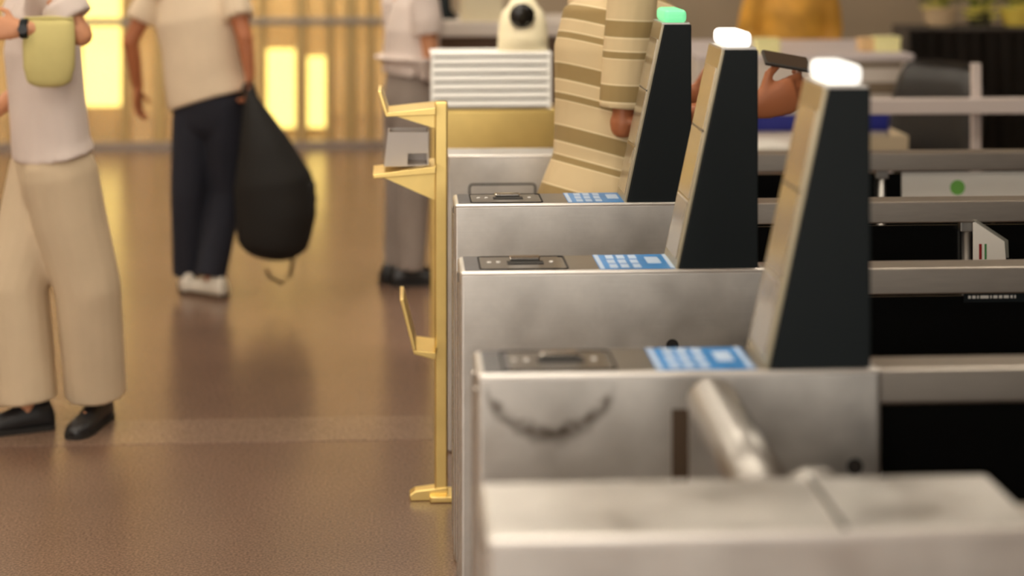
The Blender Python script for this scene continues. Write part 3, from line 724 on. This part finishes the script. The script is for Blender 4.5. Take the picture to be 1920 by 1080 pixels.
def person(label, loc, rotz, P, skin, shirt_m, trouser_m, shoe_m, sole_m, hair_m, sleeve_m=None, voxel=.008):
    """local frame: front is -Y. P holds joints: hips, knees, ankles, shoulders, elbows, wrists as (left, right) pairs."""
    r = thing('person', label, 'person', loc, rotz)
    V = lambda q: Vector(q)
    k = P.get('k', 1.0); hipz = P.get('hip', .9); shz = P.get('sh', 1.42)
    lean = P.get('lean', 0.0)                                 # forward shift of the shoulders
    sway = P.get('sway', 0.0)
    ch = V((sway, -lean, shz))
    bm = bmesh.new()
    # body: torso, neck, head
    loft(bm, [(0, 0, hipz-.02), (sway*.3, -lean*.3, hipz+.15), (sway*.7, -lean*.7, shz-.18), (sway, -lean, shz-.02)], [(.13, .09), (.12, .085), (.145, .095), (.12, .07)])
    hd = V(P.get('head', (sway, -lean-.03, shz+.24)))
    loft(bm, [ch-V((0, 0, .03)), ch.lerp(hd, .45), hd-V((0, 0, .06))], [.06, .052, .05])
    loft(bm, [hd+V((0, -.012, -.105)), hd+V((0, -.01, -.06)), hd, hd+V((0, .012, .06)), hd+V((0, .012, .1))], [(.04, .045), (.062, .075), (.074, .093), (.07, .088), (.045, .06)], 18)
    loft(bm, [hd+V((0, -.09, .02)), hd+V((0, -.108, -.012)), hd+V((0, -.094, -.03))], [.008, .014, .011], 8)          # nose
    loft(bm, [hd+V((-.02, -.082, -.062)), hd+V((0, -.088, -.061)), hd+V((.02, -.082, -.062))], [.006, .009, .006], 8)  # lips
    for s_ in (-1, 1):
        loft(bm, [hd+V((s_*.074, .01, -.03)), hd+V((s_*.082, .016, 0)), hd+V((s_*.076, .016, .03))], [(.008, .012), (.009, .018), (.008, .012)], 8)
    for i in (0, 1):
        s_ = (-1, 1)[i]
        sh, el, wr = V(P['shoulder'][i]), V(P['elbow'][i]), V(P['wrist'][i])
        loft(bm, [ch+V((s_*.08, 0, -.02)), sh, sh.lerp(el, .5), el, el.lerp(wr, .35), wr], [.055, .055, .046, .039, .037, .026])
        loft(bm, [el, el+(el-sh).normalized()*.012], [.041, .038])
        hd_, hn_, hs_, hc_ = P['hand'][i]
        hand(bm, wr, hd_, hn_, hs_, hc_, P.get('hand_size', 1.0))
        hp, kn, an = V(P['hip_j'][i]), V(P['knee'][i]), V(P['ankle'][i])
        loft(bm, [hp, hp.lerp(kn, .5), kn, kn.lerp(an, .35), an], [.075, .068, .05, .048, .034])
        fw = P['foot'][i]; fd = V((math.sin(fw), -math.cos(fw), 0))
        loft(bm, [an, V((an.x, an.y, .05)), V((an.x, an.y, .045))+fd*.1], [.033, .034, .026])
    body = fuse('body', bm, skin, r, .007 if voxel < .009 else .008, 3)
    # trousers
    bm = bmesh.new()
    tw, tk, ta = P.get('leg_r', (.105, .09, .085))
    for i in (0, 1):
        hp, kn, an = V(P['hip_j'][i]), V(P['knee'][i]), V(P['ankle'][i])
        hem = V((an.x, an.y, an.z)) + (an-kn).normalized()*P.get('hem', .03)
        loft(bm, [hp+V((0, 0, .03)), hp.lerp(kn, .35), kn, kn.lerp(an, .5), hem], [(tw, tw*1.05), (tw*.97, tw*1.02), tk, (tk+ta)/2, ta], 18, round_ends=(True, False))
    loft(bm, [(0, 0, hipz-.06), (0, 0, hipz+.03), (0, 0, hipz+.14)], [(.165, .12), (.17, .125), (.15, .11)], 18)
    fuse('trousers', bm, trouser_m, r, voxel, 4)
    # shirt
    bm = bmesh.new()
    hemz = P.get('shirt_hem', hipz-.04); sw, sd = P.get('torso', (.19, .125)); fl = P.get('flare', 0)
    loft(bm, [(0, P.get('hem_y', 0), hemz), (sway*.3, -lean*.2, hipz+.12), (sway*.55, -lean*.5, hipz+.28), (sway*.85, -lean*.8, shz-.16), (sway, -lean, shz-.04), (sway, -lean, shz+.03)],
         [(sw+fl, sd+fl), (sw, sd+.005), (sw-.005, sd), (sw+.005, sd), (sw-.03, sd-.03), (.07, .065)], 22, round_ends=(False, False))
    sl = P.get('sleeve', (.55, .55))
    bs = bm if sleeve_m is None else bmesh.new()
    for i in (0, 1):
        s_ = (-1, 1)[i]
        sh, el, wr = V(P['shoulder'][i]), V(P['elbow'][i]), V(P['wrist'][i])
        q = sl[i]; sr = P.get('sleeve_r', .078)
        ptsS = [ch+V((s_*.07, 0, -.03)), sh, sh.lerp(el, min(q, 1)*.55), sh.lerp(el, min(q, 1))]
        rd = [.075, .078, sr, sr*.98]
        if q > 1: ptsS += [el.lerp(wr, .5*(q-1)), el.lerp(wr, q-1)]; rd += [.058, .046]
        loft(bs, ptsS, rd, 16, round_ends=(True, False))
    fuse('shirt', bm, shirt_m, r, voxel, 4)
    if sleeve_m is not None: fuse('sleeves', bs, sleeve_m, r, voxel, 3)
    # collar, hair, eyes, shoes
    bm = bmesh.new(); loft(bm, [ch+V((0, 0, .015)), ch+V((0, -.006, .05))], [(.072, .068), (.062, .06)], 18, round_ends=(False, False))
    link('collar', bm, sleeve_m or shirt_m, r, smooth=True)
    bm = bmesh.new()
    loft(bm, [hd+V((0, .035, -.05)), hd+V((0, .03, 0)), hd+V((0, .02, .05)), hd+V((0, .012, .095))], [(.07, .062), (.082, .08), (.081, .09), (.055, .07)], 18)
    loft(bm, [hd+V((-.045, -.05, .085)), hd+V((.045, -.05, .085))], [.03, .03], 12)
    fuse('hair', bm, hair_m, r, .008, 3)
    for s_ in (-1, 1):
        link('eye', lathe_bm([(.002, -.011), (.008, -.008), (.011, 0), (.008, .008), (.002, .011)], 12), mat('eye_dark', (40, 30, 24), .2), r, hd+V((s_*.03, -.078, .004)), True)
    for i in (0, 1):
        an = V(P['ankle'][i]); fw = P['foot'][i]
        shoe(r, (an.x, an.y, 0), fw, shoe_m, sole_m)
    return r, body
SKIN = mat('skin', (206, 146, 108), .5, var=.06, scale=8); SKIN2 = mat('skin_tan', (176, 108, 70), .5, var=.06, scale=8)
HAIR = mat('hair_black', (28, 24, 22), .5)
KHAKI = mat('beige_cotton', (206, 186, 156), .85, var=.06, scale=5, bump=.5)
NAVY = mat('navy_cloth', (30, 32, 44), .85, var=.1, scale=6, bump=.4)
GREYC = mat('grey_cloth', (150, 138, 130), .85, var=.08, scale=6, bump=.4)
WSHIRT = mat('white_cotton', (222, 208, 200), .8, var=.04, scale=6, bump=.4)
CSHIRT = mat('cream_cotton', (226, 206, 178), .8, var=.05, scale=5, bump=.4)
OCHRE = mat('ochre_cloth', (214, 158, 62), .6, var=.35, scale=5, bump=.5)
SHOE_B = mat('black_shoe', (34, 34, 36), .35); SHOE_W = mat('white_shoe', (222, 214, 200), .5); SOLE_B = mat('sole_black', (30, 27, 25), .7); SOLE_D = mat('sole_brown', (88, 68, 52), .7)
dn = (0, 0, -1)

# man stepping to the left at the left edge
def to_local(o, R):
    M_ = Matrix.Rotation(-R, 3, 'Z')
    return lambda px, py, D: M_ @ (at(px, py, D)-Vector((o.x, o.y, 0)))
D1, R1 = 6.44, -1.1
o = at(100, 805, D1); T = to_local(o, R1)
def flat(v, z): return (v.x, v.y, z)
aL, aR = T(50, 780, 6.42), T(180, 780, 6.5)
kL, kR = T(30, 545, 6.42), T(165, 545, 6.42)
shn = T(92, -35, 6.22); eln = T(150, 62, 6.2); wrn = T(42, 53, 6.12)
rot1 = Matrix.Rotation(-R1, 3, 'Z')
P1 = dict(hip=.9, sh=1.5, lean=.05, leg_r=(.125, .115, .108), hem=-.01, shirt_hem=.97, torso=(.2, .125), flare=.012,
          hip_j=((-.08, 0, .88), (.08, 0, .88)), knee=(flat(kL, .5), flat(kR, .5)), ankle=(flat(aL, .1), flat(aR, .1)), foot=(-.13, .86),
          shoulder=((-.2, -.05, 1.47), tuple(shn)), elbow=((-.25, .0, 1.2), tuple(eln)), wrist=((-.2, -.2, 1.08), tuple(wrn)),
          hand=(((0, -1, -.3), (1, 0, 0), (0, 0, 1), .4), (tuple(rot1 @ Vector((-1, -.1, 0))), tuple(rot1 @ Vector((0, 1, -.2))), tuple(rot1 @ Vector((0, 0, 1))), .6)), sleeve=(.6, .75))
person('man in loose beige trousers and black shoes at the left edge', (o.x, o.y, 0), R1, P1, SKIN, WSHIRT, KHAKI, SHOE_B, SOLE_B, HAIR)
wt = thing('wristwatch', 'black wristwatch on the man in beige trousers', 'watch', at(46, 53.5, 6.123))
link('strap', lathe_bm([(.031, -.013), (.034, -.01), (.034, .01), (.031, .013)], 24), BLACK, wt, None, True, (0, PI/2, 0))
link('watch_face', disc_bm(.016, .006), mat('watch_glass', (40, 42, 46), .2), wt, (0, -.03, 0), False, (PI/2, 0, 0))
# olive cloth bag tucked under his forearm
q = at(92, 160, 6.14)
bg = thing('cloth_bag', 'yellow-olive cloth bag under the forearm of the man in beige trousers', 'bag', (q.x, q.y, q.z))
OLIVE = mat('olive_cloth', (206, 194, 128), .8, var=.1, scale=6, bump=.4)
bm = bmesh.new(); loft(bm, [(0, 0, .02), (0, 0, .06), (.0, 0, .13), (.0, 0, .2), (.0, 0, .225)], [(.075, .03), (.085, .04), (.088, .038), (.085, .03), (.08, .015)], 20, round_ends=(True, False))
link('sack', bm, OLIVE, bg, smooth=True)
tube('rolled_hem', [(-.08, -.004, .222), (.0, -.014, .226), (.08, -.004, .222)], .008, OLIVE, bg, 8)

# man in navy trousers walking away with a black bag
D2 = 8.75
o = at(392, 545, D2)
R2 = PI-.35
P2 = dict(hip=.9, sh=1.46, lean=.03, sway=.1, leg_r=(.1, .085, .075), hem=.02, shirt_hem=.92, torso=(.2, .13), flare=.01,
          hip_j=((-.08, 0, .88), (.08, 0, .88)), knee=((-.06, -.06, .48), (.1, .02, .48)), ankle=((-.035, .05, .11), (.125, -.03, .1)), foot=(1.2, .5),
          shoulder=((-.1, -.03, 1.44), (.3, -.03, 1.44)), elbow=((-.205, .04, 1.23), (.40, .03, 1.2)), wrist=((-.235, .05, 1.05), (.4, -.04, .97)),
          hand=((dn, (1, 0, 0), (0, -1, 0), .9), (dn, (-1, 0, 0), (0, -1, 0), .4)), sleeve=(.6, .6))
n2, _ = person('walking man in cream shirt and navy trousers with white sneakers', (o.x, o.y, 0), R2, P2, SKIN2, CSHIRT, NAVY, SHOE_W, SOLE_D, HAIR)
# black bag hanging from his hand
hw = at(470, 150, D2-.2)
bg = thing('black_bag', 'large black bag hanging from the hand of the man in navy trousers', 'bag', (hw.x, hw.y, 0))
def B(px, py): q = at(px, py, D2-.2); return (q.x-hw.x, 0, q.z)
BAGM = mat('black_nylon', (18, 16, 14), .7, bump=.3, scale=9)
bm = bmesh.new()
loft(bm, [B(468, 172), B(478, 210), B(495, 270), B(512, 340), B(518, 400), B(512, 445)], [(.02, .03), (.06, .06), (.12, .1), (.185, .13), (.19, .13), (.175, .12)], 22)
fuse('sack', bm, BAGM, bg, .012, 5)
tube('top_handle', [B(455, 178), B(460, 158), B(472, 155), B(482, 190)], .011, BAGM, bg, 8)
tube('strap', [B(572, 330), B(590, 372), B(578, 430), B(572, 468)], .011, BAGM, bg, 8)
STRAP = mat('brown_strap', (84, 58, 36), .7)
tube('hanging_strap', [B(540, 455), B(548, 490), B(545, 515), B(528, 532), B(505, 520), B(500, 505)], .009, STRAP, bg, 8)
box('side_pocket', .24, .30, -.06, .06, B(500, 400)[2]-.03, B(500, 340)[2], BAGM, bg, .02)

# person in grey trousers behind the brass stand
D3 = 9.0
o = at(768, 525, D3)
P3 = dict(hip=.88, sh=1.4, lean=.02, leg_r=(.1, .08, .07), hem=.02, shirt_hem=1.12, torso=(.19, .13), flare=.045,
          hip_j=((-.075, 0, .87), (.075, 0, .87)), knee=((-.065, 0, .48), (.06, .02, .48)), ankle=((-.06, .02, .1), (.055, .04, .1)), foot=(-.2, .2),
          shoulder=((-.19, 0, 1.38), (.19, 0, 1.38)), elbow=((-.2, -.03, 1.14), (.21, -.04, 1.14)), wrist=((-.17, -.17, 1.0), (.17, -.2, 1.0)),
          hand=((dn, (1, 0, 0), (0, -1, 0), .4), (dn, (-1, 0, 0), (0, -1, 0), .4)), sleeve=(.6, .6), hem_y=.0)
person('person in pale shirt and grey trousers behind the brass stand', (o.x, o.y, 0), PI*.62, P3, SKIN, WSHIRT, GREYC, SHOE_B, SOLE_B, HAIR)

# person in ochre behind the long white counter
o = at(1483, 95, 10.6)
P4 = dict(hip=.9, sh=1.42, lean=.03, torso=(.19, .14), shirt_hem=.85,
          hip_j=((-.08, 0, .88), (.08, 0, .88)), knee=((-.09, 0, .48), (.09, 0, .48)), ankle=((-.09, 0, .1), (.09, 0, .1)), foot=(-.15, .15),
          shoulder=((-.19, -.03, 1.4), (.19, -.03, 1.4)), elbow=((-.235, .03, 1.14), (.235, .03, 1.14)), wrist=((-.22, -.06, .92), (.22, -.06, .92)),
          hand=((dn, (1, 0, 0), (0, -1, 0), .4), (dn, (-1, 0, 0), (0, -1, 0), .4)), sleeve=(1.8, 1.8))
person('person in an ochre gold jacket behind the long white counter', (o.x, o.y, 0), 0, P4, SKIN, OCHRE, GREYC, SHOE_B, SOLE_B, HAIR, None, .012)

# man in the striped polo shirt between the gates (front faces +X)
DS = 5.74
RS = PI/2+.38
o = at(1163, 500, DS)
SH1 = stripe_mat('striped_shirt', 1.436, .30, .16); SH2 = stripe_mat('striped_sleeve', 1.487, .04, .0)
def LS(px, py, D=DS):           # photo place to the man's own frame
    q = at(px, py, D)-Vector((o.x, o.y, 0))
    return Matrix.Rotation(-RS, 3, 'Z') @ q
shd = LS(1188, -35, DS-.2); el = LS(1168, 230, DS-.22); wr = LS(1412, 200, DS-.3)
hdir = Matrix.Rotation(-RS, 3, 'Z') @ Vector((1, -.05, .3)); hnor = Matrix.Rotation(-RS, 3, 'Z') @ Vector((.1, 1, .2)); hsid = Matrix.Rotation(-RS, 3, 'Z') @ Vector((-.2, 0, 1))
PS = dict(hip=.93, sh=1.56, lean=.0, torso=(.215, .205), flare=.055, shirt_hem=.84, hem_y=.03, leg_r=(.115, .095, .085),
          hip_j=((-.085, 0, .9), (.085, 0, .9)), knee=((-.09, -.02, .5), (.09, .02, .5)), ankle=((-.09, .0, .1), (.09, .05, .1)), foot=(-.1, .1),
          shoulder=(tuple(shd), (.2, .0, 1.53)), elbow=(tuple(el), (.24, -.12, 1.26)), wrist=(tuple(wr), (.2, -.36, 1.2)),
          hand=((tuple(hdir), tuple(hnor), tuple(hsid), .95), ((0, -1, .1), (-1, 0, 0), (0, 0, 1), .4)), hand_size=1.35, sleeve=(.9, .7), sleeve_r=.078)
ps, _ = person('man in a beige and brown striped polo shirt passing through the gates', (o.x, o.y, 0), RS, PS, SKIN2, SH1, NAVY, SHOE_B, SOLE_B, HAIR, SH2)
# the phone in his hand
q = at(1474, 115, DS-.28)
ph = thing('phone', 'dark grey phone held up by the man in the striped shirt', 'phone', q)
ph.rotation_euler = (.5, .18, .1)
box('phone_case', -.072, .072, -.036, .036, -.006, .006, mat('phone_dark', (58, 54, 50), .4), ph, .004)
box('phone_screen', -.067, .067, -.033, .033, .006, .0068, mat('phone_glass', (70, 58, 48), .15), ph)
box('camera_bump', .04, .066, -.03, -.004, -.0085, -.006, BLACK, ph, .002)
